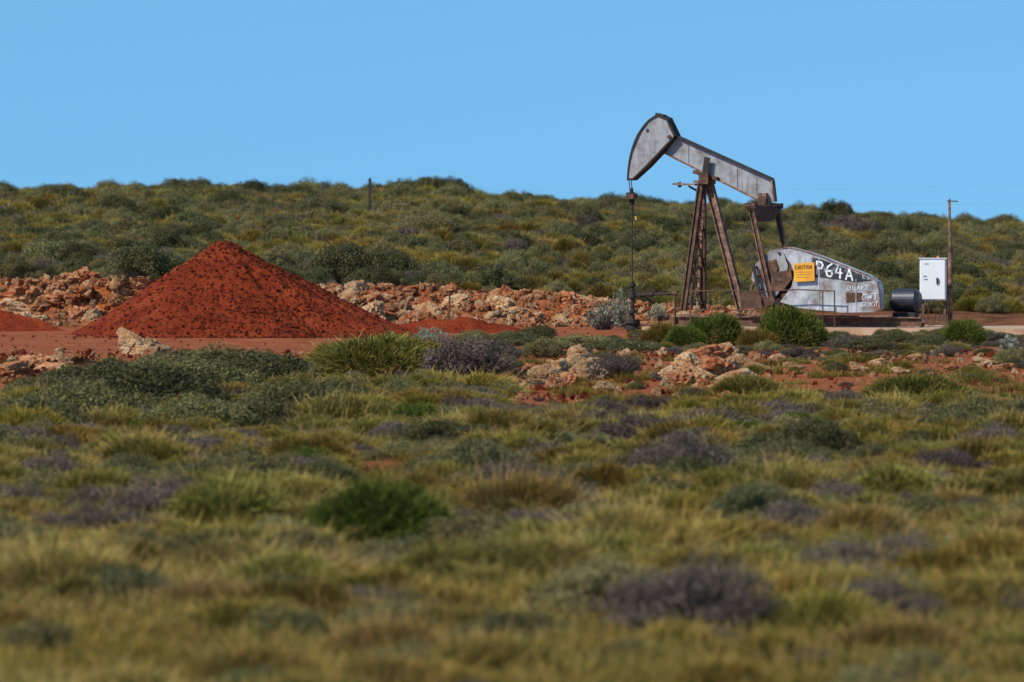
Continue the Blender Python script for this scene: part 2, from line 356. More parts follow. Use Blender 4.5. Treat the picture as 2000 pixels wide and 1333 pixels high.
for a in [('grey',1360,1270,400,178),('bright',740,1095,330,150),('green',1480,1052,225,108),('grey',1340,950,240,104),('green',915,960,215,98),('grey',600,950,180,60),
 ('green',255,958,170,70),('grey',450,925,140,60),('spin',430,1005,240,85),('grey',200,1068,220,74),('grey',320,1060,110,56),('grey',1850,945,190,66),('grey',120,910,95,62),
 ('green',60,862,240,84),('olive',160,838,300,98),('green',300,826,320,112),('olive',400,795,280,100),('green',500,790,280,96),('olive',580,828,250,92),('green',190,780,240,76),('olive',430,738,260,58),('olive',320,752,200,60),('green',545,752,170,56),('grey',30,895,170,64),('green',640,800,150,60),('green',80,790,180,56),('olive',380,852,240,80),('green',500,850,200,70),('green',350,730,160,46),
 ('grey',340,880,110,50),('grey',470,885,110,50),('spin',740,748,280,88),('spin',680,712,170,48),('spin',820,718,140,52),('grey',910,752,200,92),('grey',970,705,100,44),('olive',1060,700,100,40),
 ('grey',1270,822,140,50),('grey',1390,855,190,58),('grey',1440,870,90,40),('spin',1480,835,220,64),('olive',1890,850,200,70),('green',1880,857,120,54),('spin',1650,905,220,66),('spin',1800,800,240,66),
 ('grey',1040,1068,200,74),('silver',1900,1090,130,60),('spin',1460,775,140,42),('grey',1200,738,120,50),
 ('grey',1640,1120,150,56),('grey',1750,1140,160,66),('grey',90,1060,120,60),('green',1050,870,150,52),('grey',770,870,120,46),('green',1930,830,120,50),('green',1150,1170,150,70),('green',560,1200,190,80),('grey',1600,940,130,50),('green',1700,980,170,60),('grey',880,1040,150,50),
 ('bright',1548,678,145,78),('bright',1395,678,130,64),('spin',1300,678,100,48),('bright',1340,680,90,44),('bright',1885,676,100,52),('spin',1480,680,80,38),
 ('silver',1180,645,90,56),('silver',850,672,70,34),('silver',1972,690,56,38),('silver',1285,632,50,36),('silver',1212,640,46,76),('silver',825,668,44,30),
 ('green',1050,662,90,26),('olive',1130,682,160,30),('green',1220,690,160,30),('green',1700,688,120,28),('green',1750,676,120,28),('grey',1660,682,110,30),('green',1820,680,80,28),('olive',1980,715,80,36),('grey',1560,700,90,24),('green',1010,676,120,30),('olive',930,668,100,24),('green',1640,672,90,24),('grey',1950,672,90,24),('olive',1780,668,90,20),
 ('green',270,572,130,80),('green',320,560,120,66),('green',670,556,150,80),('green',760,556,120,66),('green',850,552,100,42),('green',600,540,90,48),('green',180,520,140,30),
 ('green',340,382,75,46),('green',320,386,40,34),('green',215,386,70,36),('green',850,384,90,44),('green',880,384,80,48),('green',910,388,60,36),('green',800,386,70,36),('green',545,388,80,38),('grey',635,386,60,42),('green',1240,408,60,42),('green',1210,410,60,34),('green',1630,424,90,52),('grey',1648,424,40,52),('green',1180,412,60,32),('green',1400,422,60,34),('green',10,392,70,36),('green',120,388,90,32),('green',440,390,60,30),('green',1740,436,60,28),
 ('grey',1650,472,130,50),('grey',1690,472,90,40),('green',1450,650,100,30)]: man(*a)
man_xy=np.array([(i[1],i[2],i[3]) for i in items])
def clear(x,y):
    return not (((man_xy[:,0]-x)**2+((man_xy[:,1]-y)*.6)**2)<(man_xy[:,2]*.45)**2).any()
def patch(px,y): return 660<px<815 and PD-8<y<PD+5
def bare(px,y):
    return (y>97 and 985<px<1520) or (y>101 and px>=1520) or (y>103 and px<330) or (y>110) or patch(px,y)
def scat(n,y0,y1,fn,marg=3,pw=1.0):
    y=np.sqrt(rng.uniform(y0**2,y1**2,n));hw=.092*y+marg;x=rng.uniform(-1,1,n)*hw
    for a,b in zip(x,y):
        r=fn(float(a),float(b))
        if r: items.append([r[0],float(a),float(b),r[1],r[2],random.uniform(0,6.28),False])
def fg(x,y):
    v=float(fbm(x/5,y/7,3,80)); px=1000+F*x/y
    if not clear(x,y): return None
    if bare(px,y):
        if patch(px,y) or random.random()<.9: return None
        w=random.uniform(.3,.65);return random.choice(['grey','green','spin']),w,w*.35
    q=random.random()
    if v>.07: k='green' if q<.25 else 'olive' if q<.5 else 'grey' if q<.6 else 'spin'
    elif v<-.07: k='grey' if q<.18 else 'spin' if q<.66 else 'straw' if q<.82 else 'olive'
    else: k=random.choice(['spin','spin','spin','spin','bright','straw','olive','olive','grey'])
    if y<62: k=random.choice(['straw','straw','spin','spin','spin','olive','green' if x<.5 else 'grey','grey' if random.random()<.3 else 'straw'])
    w=random.uniform(.45,1.25)*(1 if y>45 else .8)*(1.35 if random.random()<.12 else 1);return k,w,w*random.uniform(.28,.42)
scat(3700,26,120,fg)
def padscrub(x,y):
    px=1000+F*x/y
    if px<900 or not clear(x,y): return None
    if px<1250 and y>140: return None
    w=random.uniform(.3,.85);return random.choice(['green','grey','olive','grey','spin']),w,w*random.uniform(.22,.36)
scat(440,119,145.5,padscrub,2)
def hill(x,y):
    if y<165.5: return None
    if not clear(x,y): return None
    v=float(fbm(x/9,y/16,3,90)); q=random.random()
    if v<-.2 and random.random()<.7: return None
    if v>.05: k='green' if q<.48 else 'grey' if q<.56 else 'olive' if q<.86 else 'spin'
    else: k='spin' if q<.40 else 'olive' if q<.70 else 'grey' if q<.76 else 'straw' if q<.79 else 'green'
    w=random.uniform(.6,1.3)*(1.0+.4*(y-165)/135)*(1.45 if (k in('green','olive') and random.random()<.2) else 1);return k,w,w*random.uniform(.36,.54)
scat(7600,165,325,hill,5)
kinds={'shrub':('green','olive','grey'),'saltbush':('silver',),'grass_tussock':('spin','bright','straw')}
def tz(x,y): return float(H(x,y))
for nm,ks in kinds.items():
    L=[i for i in items if i[0] in ks]
    def key(i):
        px=1000+F*i[1]/i[2];inf=-60<px<2060
        return (-(1e6 if i[6] else 0)) - (i[3]/i[2] if inf else 0)
    L.sort(key=key);ind=L[:290];rest=L[290:]
    protos=[];pk=[]
    src=SH if nm!='grass_tussock' else TU
    nneed=sum(len(src[k]) for k in ks)
    done={}
    for it in ind:
        k=it[0];me=random.choice(src[k])
        if len(done)<nneed:
            c=[m for m in src[k] if m.name not in done]
            if c: me=c[0]
        o=bpy.data.objects.new(nm,me);o.location=(it[1],it[2],tz(it[1],it[2])-.03);o.rotation_euler=(0,0,it[5])
        o.scale=(it[3],it[3],it[4]/.5);COL.objects.link(o)
        o['label'],o['category']=LAB[k]
        o['group']={'shrub':'low shrubs across the scrubland','saltbush':'pale saltbushes near the well','grass_tussock':'spinifex hummocks across the scrubland'}[nm]
        if me.name not in done: done[me.name]=o;protos.append(o);pk.append((k,me))
    if rest:
        kidx={k:[n for n,(kk,_) in enumerate(pk) if kk==k] for k in ks}
        P=[];R=[];SCL=[];I=[]
        for it in rest:
            c=kidx[it[0]] or list(range(len(pk)))
            P.append((it[1],it[2],tz(it[1],it[2])-.03));R.append((0,0,it[5]));SCL.append((it[3],it[3],it[4]/.5));I.append(random.choice(c))
        gn_scatter('scrub' if nm=='shrub' else 'spinifex_cover',protos,P,R,SCL,I,kind='stuff')
n=27000
y=np.sqrt(rng.uniform(25**2,120**2,n));x=rng.uniform(-1,1,n)*(.092*y+3)
px=1000+F*x/y
keep=fbm(x/2.2,y/3.2,3,60)>-.12-.25*(y<60)
br=np.array([bare(a,b) for a,b in zip(px,y)])
keep&=~(br&(rng.random(n)<.95))
x=x[keep];y=y[keep];n=len(x)
gp=[]
for g_ in range(4):
    xx,d=float(x[g_]),float(y[g_])
    o=link('grass_tuft',GR[g_],(xx,d,tz(xx,d)-.02),label='thin dry grass tuft among spinifex on red soil',category='grass tuft',group='grass tufts');gp.append(o)
sc=rng.uniform(.6,1.25,n)*np.where(y<56,1.2,1);strw=(fbm(x/4,y/6,2,61)+.25*(y<56)-.03)>0
I=np.where(strw,np.where(rng.random(n)<.5,0,2),np.where(rng.random(n)<.5,1,3))
gn_scatter('grass',gp,np.stack([x,y,H(x,y)-.02],1),np.stack([0*x,0*x,rng.uniform(0,6.28,n)],1),np.stack([sc,sc,sc*rng.uniform(.7,1.2,n)],1),I,kind='stuff')
n=5000
y=np.sqrt(rng.uniform(166**2,310**2,n));x=rng.uniform(-1,1,n)*(.092*y+4)
keep=fbm(x/5,y/8,3,62)>-.08;x=x[keep];y=y[keep];n=len(x);sc=rng.uniform(.8,1.3,n)
gn_scatter('hill_grass',gp,np.stack([x,y,H(x,y)-.02],1),np.stack([0*x,0*x,rng.uniform(0,6.28,n)],1),np.stack([sc*1.6,sc*1.6,sc],1),rng.integers(0,4,n),kind='stuff')
# ---------------------------------------------------------------- rocks
def rock_mesh(name,seed,mat,sub=4,j=1.0):
    r=np.random.default_rng(seed);bm=bmesh.new();bmesh.ops.create_icosphere(bm,subdivisions=sub,radius=1)
    pn=unit(r.normal(size=(11,3)));pd=r.uniform(.5,1.0,11)
    for v in bm.verts:
        d=np.array(v.co);q=pn@d;rr=np.min(np.where(q>.05,pd/np.maximum(q,.05),9))
        rr=min(rr,1.2)
        nz=mnoise.fractal(Vector(d*1.8)+Vector((seed,0,0)),1,2,4)*.24*j+mnoise.fractal(Vector(d*5)+Vector((seed,3,0)),.8,2,4)*.13*j
        c=mnoise.voronoi(Vector(d*2.9)+Vector((seed*2,0,5)))[0];nz+=min(0,(c[1]-c[0])-.2)*.9*j
        v.co=Vector(d*(rr*.88+nz))
    co=np.array([v.co[:] for v in bm.verts]);lo=co.min(0);hi=co.max(0)
    for v in bm.verts: v.co=Vector(((np.array(v.co)-(lo+hi)/2)/((hi-lo)/2)).tolist())
    for f in bm.faces:f.smooth=False
    me=bpy.data.meshes.new(name);bm.to_mesh(me);bm.free();me.materials.append(mat);return me
RO=[rock_mesh('rock_orange',s,M_rock_o) for s in(1,2,3,4,5)];RB=[rock_mesh('rock_buff',s,M_rock_b,5,.55) for s in(11,12,13,14)]
RR=[rock_mesh('rubble_stone',s,M_rub,2) for s in(21,22,23)]
RS=[rock_mesh('small_stone',s,M_rock_o,3) for s in(24,25,26)]+[rock_mesh('pale_stone',27,M_rock_b,3)]
def rock(name,me,x,y,sx,sy,sz,lab,cat,grp=None,dz=.25):
    o=bpy.data.objects.new(name,me);o.location=(x,y,tz(x,y)+sz*dz);o.rotation_euler=(random.uniform(-.5,.5),random.uniform(-.5,.5),random.uniform(0,6.28));o.scale=(sx,sy,sz);COL.objects.link(o)
    o['label']=lab;o['category']=cat
    if grp:o['group']=grp
    return o
for k in range(285):
    if k<95: x=random.uniform(-15.5,-9.0)
    elif k<235: x=random.uniform(-8.5,1.8)
    else: x=random.uniform(1,7)
    s=random.choice([.12,.16,.2,.24,.3,.42]) * (1 if x<2 else .65)*random.uniform(.8,1.2)
    y=random.uniform(158.8,163.8)
    rock('rock',random.choice(RO+RB),x,y,s*random.uniform(.9,1.6),s,s*random.uniform(.55,.9),'angular orange and buff rock in the rubble bank','rock','rocks in the rubble bank',.1)
def prock(px,py,w,h,buff=True,lab='pale buff boulder on red soil at the bank edge',f=1.0):
    x,d=hit(px,py);s=d/F;o=rock('boulder',random.choice(RB if buff else RO),x,d,w*s*.6*f,w*s*.5*f,h*s*.62*f,lab,'boulder',None,.45)
    o.rotation_euler=(0,0,random.uniform(-.5,.5)) ;return o
prock(262,692,60,60,lab='upright pale buff boulder beside the dirt track');prock(306,692,56,38,lab='low pale buff boulder beside the dirt track');prock(285,694,40,24)
prock(75,735,110,50,False,'broad orange boulder on the bank edge');prock(25,740,80,42,False,'broad orange boulder on the bank edge');prock(112,722,56,34);prock(150,712,46,24,False)
for a in [(1345,735,66,52),(1385,712,76,42),(1405,745,80,50),(1450,755,84,36),(1330,755,50,34),(1375,768,46,30),(1440,722,50,30),(1365,748,56,38),(1480,730,46,26),(1128,700,34,28),(1095,735,50,36),(1150,742,60,44),(1060,750,60,40),(1015,762,40,28),(1085,765,40,32),(1125,722,44,32),(1225,700,26,20),(600,728,40,20),(1650,696,36,16),(1720,716,40,16),(1790,706,36,16),(1925,716,44,20),(1870,728,40,16),(1520,706,30,16),(1005,742,34,24),(1185,765,40,22),
 (1420,700,60,32),(1310,745,44,32),(1430,768,60,28),(1350,715,40,30),(1040,735,40,26),(1110,752,36,26),(1160,722,34,24),(1550,722,36,16),(1680,725,32,14),(1760,730,36,14),(1960,725,38,16)]: prock(*a,buff=random.random()<.7,f=1.1)
P=[];R=[];SCL=[];I=[]
def stones(n,fx,fy,s0,s1,ids,zf=tz):
    for _ in range(n):
        x=fx();y=fy(x);s=random.uniform(s0,s1)*random.choice([.5,.7,1]);P.append((x,y,zf(x,y)+s*.2));R.append([random.uniform(0,6) for _ in range(3)]);SCL.append((s,s*.8,s*.7));I.append(random.choice(ids))
MX,MY=(430-1000)*147.5/F,147.5
def mound_h(x,y,c,Rl,Rr,Rf,Hh,seed):
    dx=x-c[0];dy=y-c[1];a=np.arctan2(dy,dx)
    Rx=np.where(dx<0,Rl,Rr);r=np.sqrt((dx/Rx)**2+(dy/Rf)**2)
    r=r*(1+fbm(np.cos(a)*2+9,np.sin(a)*2+9,3,seed)*.2)
    z=Hh*np.where(r<1,(1-np.minimum(r,1))**1.12,-(r-1)*.5)-.04*Hh*np.exp(-(r/.05)**2)
    z=z+fbm(np.cos(a)*5+20,np.sin(a)*5+20,3,seed+3)*.28*np.sin(np.clip(r,0,1)*3.14)
    z=z+fbm(x*2.2,y*2.2,4,seed+5)*.2*np.clip(1.2-r,0,1)+fbm(x*9,y*9,3,seed+6)*.12
    return z
def mound(c,Rl,Rr,Rf,Hh,seed,res,lab):
    gx=np.arange(-Rl*1.15,Rr*1.15,res);gy=np.arange(-Rf*1.15,Rf*1.15,res);A,B=np.meshgrid(gx+c[0],gy+c[1])
    Z=mound_h(A,B,c,Rl,Rr,Rf,Hh,seed)+tz(c[0],c[1]-Rf)*1-.02
    nx,ny=len(gx),len(gy);V=np.stack([A.ravel()-c[0],B.ravel()-c[1],Z.ravel()],1);i=(np.arange(nx-1)[None,:]+np.arange(ny-1)[:,None]*nx).ravel()
    me=npmesh('dirt_mound',V,np.stack([i,i+1,i+nx+1,i+nx],1),M_mound,True)
    link('dirt_mound',me,(c[0],c[1],0),label=lab,category='dirt mound')
MR=(3.8,5.3,4.3,2.52,3)
C0=(MX,MY);mound(C0,*MR,.05,'large conical pile of dark red gravelly dirt')
CL=(-13.9,153.);mound(CL,1.8,1.9,1.6,.62,8,.07,'low dark red dirt heap by the rubble bank')
CR=(-1.2,150.5);mound(CR,2.6,1.9,1.3,.38,12,.07,'low spread of red dirt beside the mound')
def mz(x,y): return float(mound_h(np.array(x),np.array(y),C0,*MR))
stones(4200,lambda:random.triangular(MX-3.8,MX+5.3,MX+1.5),lambda x:random.uniform(MY-4.4,MY+1),.012,.065,[0,1,2],lambda x,y:max(mz(x,y)-.02,tz(x,y)))
stones(500,lambda:random.uniform(-14,2),lambda x:random.uniform(120,160),.02,.06,[0,1,2,0,1])
stones(3600,lambda:random.uniform(-15,13),lambda x:random.uniform(97,127),.03,.14,[0,1,2,3,4,5,6])
stones(120,lambda:random.uniform(PX-.7,PX+.7),lambda x:random.uniform(PD-6,PD+5),.02,.06,[3,4,0,1])
stones(5400,lambda:random.uniform(-16,7),lambda x:random.uniform(158.2,165),.05,.2,[3,4,5,3,4,5,6,6,0])
rp=[]
for m in RR+RS:
    x=random.uniform(-3,-1);y=random.uniform(124,140)
    rp.append(rock('stone',m,x,y,.06,.05,.045,'small loose stone on the red dirt','stone','loose stones'))
gn_scatter('rubble',rp,P,R,SCL,I,kind='stuff')
# ---------------------------------------------------------------- pumpjack
TH=math.radians(20);c_,s_=math.cos(TH),math.sin(TH);X0=(1385-1000)*150/F
def LJ(px,py,v=0.0):
    k=(px-1000)/F;u=(k*(150+v*c_)-X0-v*s_)/(c_+k*s_);d=150-u*s_+v*c_
    return Vector((u,v,CH-(py-HY)*d/F))
def frame_empty(name,loc,rz,**p):
    e=bpy.data.objects.new(name,None);e.empty_display_size=.3;e.location=loc;e.rotation_euler=(0,0,rz);COL.objects.link(e)
    for k,v in p.items():e[k]=v
    return e
JACK=frame_empty('pumpjack',(X0,150,0),-TH,label='weathered grey and rust oil pumpjack standing on concrete slab',category='pumpjack')
outer=[(1290,225),(1281,229),(1271,236),(1263,245),(1256,255),(1250,265),(1245,276),(1240,289),(1236,303),(1233,318),(1231,335),(1230,352)]
inner=[(1240,351),(1268,325),(1300,291),(1323,266),(1307,232)]
hp=[LJ(a,b,0) for a,b in outer+inner]
def off(pts,v): return [Vector((p.x,v,p.z)) for p in pts]
m=MB();m.prism(off(hp,-.19),off(hp,.19),M_paint,M_dark)
head=m.obj('horse_head',JACK,label='grey curved horse head with dark rim')
cen=sum(hp,Vector())/len(hp)
m=MB();n=len(hp)
ring=[p+(cen-p).normalized()*.04 for p in hp]
for i in range(n):
    j=(i+1)%n
    A=[hp[i]+(hp[i]-cen).normalized()*.02,hp[j]+(hp[j]-cen).normalized()*.02,ring[j],ring[i]]
    m.prism(off(A,-.225),off(A,-.192),M_dark);m.prism(off(A,.192),off(A,.225),M_dark)
m.obj('rim',head)
m=MB()
h0=LJ(1269,256);m.cyl((h0.x,-.2,h0.z),(h0.x,-.194,h0.z),.05,M_blk,16)  # flat black disc paints the shade inside an open hole
b0=LJ(1312,268);m.cyl((b0.x,-.25,b0.z),(b0.x,.25,b0.z),.05,M_rust)
a=LJ(1283,226);b=LJ(1298,230);m.bar(a+Vector((0,0,.03)),b+Vector((0,0,.03)),.3,.07,M_dark)
m.obj('pin_boss_and_hole_disc',head)
bp=[(1300,299),(1324,268),(1508,351),(1513,395),(1497,398)]
B=[LJ(a,b) for a,b in bp]
m=MB();m.prism(off(B,-.02),off(B,.02),M_paint)
m.bar(B[1]+Vector((-.1,0,.06)),B[2]+Vector((.02,0,.012)),.26,.035,M_dark)
m.bar(B[0]+Vector((0,0,-.012)),B[4]+Vector((0,0,-.015)),.26,.035,M_rustl)
m.bar(B[2]+Vector((.015,0,-.01)),B[3]+Vector((.015,0,.01)),.26,.035,M_rustl)
for px,y0,y1 in((1345,284,318),(1440,330,365),(1478,346,383)):
    m.bar(LJ(px,y0),LJ(px,y1),.08,.012,M_paint)
m.obj('walking_beam',JACK,label='tapered grey steel beam with rusty flanges')
m=MB()
for v in(-.16,.16):
    m.bar(LJ(1385,308,0)+Vector((0,v,0)),LJ(1381,338,0)+Vector((0,v,0)),.03,.16,M_dark)
m.bar(LJ(1358,336),LJ(1404,350),.42,.09,M_rust)
m.cyl(LJ(1381,345)+Vector((0,-.3,0)),LJ(1381,345)+Vector((0,.3,0)),.1,M_rust)
for v in(-.27,.27): m.bar(LJ(1381,338)+Vector((0,v,0)),LJ(1381,360)+Vector((0,v,0)),.12,.26,M_rust)
m.obj('saddle_bearing',JACK)
top=LJ(1376,354);post=frame_empty('samson_post',(0,0,0),0);post.parent=JACK
def leg(p0,p1,w,h,mat,**k):
    m=MB();m.ibeam(p0,p1,w,h,mat,t=.03);return m.obj('leg',post,**k)
leg(LJ(1369,356,-.16),LJ(1335,606,-.75),.13,.15,M_rust)
leg(LJ(1373,356,.16),LJ(1373,606,.75),.13,.15,M_rust)
leg(LJ(1384,356,0),LJ(1448,604,0),.2,.21,M_rustl)
m=MB();m.box((top.x,0,top.z-.02),(.46,.5,.07),M_rustl);m.obj('cap_plate',post)
m=MB()
a0,b0,a1,b1=LJ(1369,356,-.16),LJ(1335,606,-.75),LJ(1373,356,.16),LJ(1373,606,.75)
for t0,t1 in((.35,.62),(.62,.95)):
    m.bar(a0.lerp(b0,t0),a1.lerp(b1,t1),.04,.05,M_rust);m.bar(a1.lerp(b1,t0),a0.lerp(b0,t1),.04,.05,M_rust)
for t in(.35,.62,.95): m.bar(a0.lerp(b0,t),a1.lerp(b1,t),.05,.06,M_rust)
m.obj('cross_brace',post)
m=MB()
la,lb=LJ(1371,362,-.10),LJ(1351,606,-.52);lc,ld=LJ(1376,362,.10),LJ(1361,606,-.1)
for p,q in((la,lb),(lc,ld)): m.bar(p,q,.03,.05,M_rustl)
for k in range(1,19):
    t=k/19.5;m.cyl(la.lerp(lb,t),lc.lerp(ld,t),.013,M_rustl,6)
m.obj('ladder',post)
m=MB();m.bar(LJ(1319,360),LJ(1362,361),.5,.05,M_rustl);m.bar(LJ(1345,364),LJ(1366,376),.05,.05,M_rust);m.bar(LJ(1326,356),LJ(1328,366),.05,.09,M_rust);m.obj('step_plate',post)
m=MB()
q=LJ(1492,404);zz=q.z
pr=[(-1.2,0),(1.2,0),(1.2,-.10),(.5,-.36),(.2,-.40),(-.2,-.40),(-.5,-.36),(-1.2,-.10)]
m.prism([Vector((q.x-.09,a,zz+b)) for a,b in pr],[Vector((q.x+.09,a,zz+b)) for a,b in pr],M_rust,M_rust)
m.bar((q.x,-1.25,zz+.03),(q.x,1.25,zz+.03),.26,.05,M_rustl,up=(1,0,0))
for v in(-.7,-.25,.25,.7): m.box((q.x-.11,v,zz-.14),(.05,.05,.22),M_rust)
for v in (-1.12,1.12): m.box((q.x,v,zz+.02),(.3,.22,.14),M_rust)
m.obj('equalizer',JACK)
m=MB();m.cyl((q.x,-.22,zz+.16),(q.x,.22,zz+.16),.12,M_rust);m.bar((q.x,0,zz+.05),(q.x,0,zz+.36),.36,.22,M_rustl);m.obj('tail_bearing',JACK)
pin1=LJ(1507,588,-1.12);pin2=LJ(1551,588,1.12)
for v,pn in((-1.12,pin1),(1.12,pin2)):
    m=MB();m.ibeam((q.x,v,zz-.02),pn,.12,.14,M_rustl,M_rust,t=.025);m.cyl(pn-Vector((0,.12,0)),pn+Vector((0,.12,0)),.12,M_rust)
    m.obj('pitman_arm',JACK)
sh=LJ(1540,548,0)
m=MB();gb=[(1500,500),(1560,497),(1600,515),(1605,600),(1495,600),(1485,560)]
G=[LJ(a,b) for a,b in gb];m.prism(off(G,-.45),off(G,.45),M_rust);m.cyl((sh.x,-1.05,sh.z),(sh.x,1.05,sh.z),.11,M_dark);m.obj('gearbox',JACK,bevel=.02)
for sg in(-1,1):
    pn=Vector((pin1.x if sg<0 else pin2.x,0,pin1.z))
    m=MB();d=(pn-Vector((sh.x,0,sh.z)));m.bar(Vector((sh.x,sg*.81,sh.z))-d.normalized()*.25,Vector((pn.x,sg*.81,pn.z))+d.normalized()*.2,.16,.3,M_rust)
    m.cyl((pn.x,sg*.8,pn.z),(pn.x,sg*1.15,pn.z),.07,M_dark);m.obj('crank_arm',JACK)
    m=MB();w=[(1489,503),(1506,489),(1528,486),(1540,520),(1530,560),(1512,585),(1486,575),(1468,545),(1473,520)]
    W=[LJ(a,b,-1.0) for a,b in w];m.prism(off(W,sg*.92),off(W,sg*1.04),M_paint if sg<0 else M_rust,M_dark)
    m.prism(off([p.lerp(sum(W,Vector())/len(W),.45) for p in W],sg*1.04),off([p.lerp(sum(W,Vector())/len(W),.55) for p in W],sg*1.09),M_rust)
    for k in (0,2,4,6,8):
        p=W[k].lerp(sum(W,Vector())/len(W),.2);m.cyl((p.x,sg*1.03,p.z),(p.x,sg*1.08,p.z),.035,M_dark,8)
    m.obj('counterweight',JACK)
m=MB()
for pts in([(1508,532),(1545,528),(1548,545),(1530,568),(1506,566)],[(1446,572),(1482,566),(1492,603),(1448,603)],[(1528,575),(1560,570),(1600,601),(1526,602)]):
    A=[LJ(a,b,-1.25) for a,b in pts];m.prism(off(A,-1.3),off(A,-1.24),M_rust)
m.bar(LJ(1470,515,-1.2),LJ(1490,600,-1.2),.06,.08,M_dark)
m.cyl(LJ(1524,545,-1.32),LJ(1524,545,-1.2),.07,M_rustl);m.cyl(LJ(1520,590,-1.34),LJ(1520,590,-1.2),.09,M_dark)
m.tube([LJ(1462,600,-1.1),LJ(1468,560,-1.1),LJ(1484,535,-1.1)],.03,M_rustl)
m.obj('brake_bracket',JACK,label='rusty brake plates and linkage')
VG=-1.5
gp_=[(1527,486),(1540,483),(1562,488),(1600,500),(1650,520),(1695,538),(1712,550),(1717,566),(1718,604),(1708,610),(1645,611),(1560,602),(1524,590),(1546,560),(1552,535),(1544,515),(1535,503)]
GP=[LJ(a,b,VG) for a,b in gp_]
m=MB();m.prism(off(GP,VG),off(GP,VG+.42),M_guard,M_guard)
for px,y0,y1 in((1600,502,606),(1672,545,610)):
    a=LJ(px,y0,VG);b=LJ(px,y1,VG);m.bar(a-Vector((0,.006,0)),b-Vector((0,.006,0)),.012,.03,M_guard)
guard=m.obj('belt_guard',JACK,label='faded silver sheet guard with hand painted lettering')
m=MB()
top_=gp_[0:9]
for (a,b),(c,d) in zip(top_[:-1],top_[1:]):
    A=LJ(a,b,VG);Bq=LJ(c,d,VG);m.bar(A-Vector((0,.012,0)),Bq-Vector((0,.012,0)),.02,.028,M_rustl)
m.obj('edge_trim',guard)
FONT={'P':[[(0,0),(.02,1),(.5,1),(.66,.78),(.5,.5),(.02,.48)]],'6':[[(.6,1),(.2,.75),(0,.35),(.15,.02),(.5,0),(.66,.22),(.5,.46),(.1,.4)]],
'4':[[(.3,1),(0,.38),(.68,.42)],[(.5,.75),(.46,0)]],'A':[[(0,0),(.33,1),(.66,0)],[(.12,.36),(.55,.36)]],'C':[[(.62,.9),(.3,1),(.02,.6),(.05,.2),(.35,0),(.65,.12)]],
'W':[[(0,1),(.18,0),(.38,.7),(.56,0),(.78,1)]],'T':[[(0,1),(.7,1)],[(.35,1),(.35,0)]],'B':[[(0,0),(0,1),(.45,1),(.58,.78),(.4,.53),(0,.52)],[(.4,.53),(.62,.28),(.45,0),(0,0)]],
'R':[[(0,0),(0,1),(.5,1),(.62,.75),(.45,.5),(0,.5)],[(.3,.5),(.64,0)]],'O':[[(.33,1),(.04,.75),(.04,.25),(.33,0),(.62,.25),(.62,.75),(.33,1)]],'K':[[(0,0),(0,1)],[(.6,1),(.05,.48),(.62,0)]],
'I':[[(.2,0),(.2,1)]],'E':[[(.6,1),(0,1),(0,0),(.62,0)],[(0,.52),(.5,.52)]],
'U':[[(0,1),(0,.2),(.3,0),(.6,.2),(.6,1)]],'N':[[(0,0),(0,1),(.6,0),(.6,1)]],'S':[[(.6,.85),(.3,1),(.03,.8),(.1,.55),(.55,.42),(.62,.15),(.3,0),(0,.15)]]}
def letter(txt,px,py,wpx,hpx,slope,v,mat,parent,name,th=.3):
    m=MB();x=px;k=0
    for ch in txt:
        for st in FONT[ch]:
            pts=[LJ(x+a*wpx,py+slope*(x+a*wpx-px)-b*hpx,v) for a,b in st]
            for i,(p,q_) in enumerate(zip(pts[:-1],pts[1:])):
                k+=1;d=(q_-p).normalized()*(th*.35);vv=-.0012*(k%5)
                m.bar(p-d+Vector((0,vv,0)),q_+d+Vector((0,vv,0)),.004,th,mat)
        x+=wpx*(.5 if ch=='I' else 1)
    return m.obj(name,parent)
m=MB();pp=[(1586,504),(1602,506),(1650,524),(1690,540),(1705,548),(1672,552),(1640,547),(1590,541)]
A=[LJ(a,b,VG) for a,b in pp];m.prism(off(A,VG-.006),off(A,VG-.002),M_bpaint)
pp=[(1653,572),(1684,572),(1684,590),(1653,592)];A=[LJ(a,b,VG) for a,b in pp];m.prism(off(A,VG-.006),off(A,VG-.002),M_rust)
m.obj('paint_patch',guard)
letter('P64',1595,536,18.5,25,.17,VG-.014,M_wpaint,guard,'lettering',.046)
letter('A',1652,546,20,21,.16,VG-.014,M_wpaint,guard,'lettering',.042)
letter('BRAKE',1656,567,9,8,0,VG-.014,M_wworn,guard,'lettering',.018)
letter('CWT',1684,586,11,10,-.1,VG-.014,M_wworn,guard,'lettering',.022)
letter('BROKIT',1682,600,6.2,8,-.05,VG-.014,M_wworn,guard,'lettering',.018)
letter('ES',1685,544,8,7,.2,VG-.014,M_wworn,guard,'lettering',.011)
m=MB();A=[LJ(a,b,VG-.1) for a,b in((1550,515),(1590,513),(1591,549),(1551,551))];m.prism(off(A,VG-.1),off(A,VG-.085),M_yel);
for px in(1556,1585):
    p=LJ(px,532,VG-.08);m.cyl((p.x,VG-.084,p.z),(p.x,VG-.001,p.z),.015,M_rust,6)
sign=m.obj('warning_sign',JACK,label='yellow rectangular caution sign')
letter('CAUTION',1553,526,5.2,7,-.03,VG-.106,M_blk,sign,'sign_lettering',.011)
m=MB()
for k,(a,b) in enumerate(((1554,1586),(1554,1583),(1556,1580))):
    m.bar(LJ(a,532+k*5,VG-.104),LJ(b,531.5+k*5,VG-.104),.004,.007,M_rustl)
m.obj('sign_fine_print',sign)
m=MB()
for v in(-.95,.95):
    m.ibeam(Vector((LJ(1325,620,v).x,v,.33)),Vector((LJ(1800,620,v).x,v,.33)),.18,.26,M_rustl,M_rust,t=.03)
xs=[LJ(px,620,0).x for px in(1335,1400,1450,1520,1600,1700,1760)]
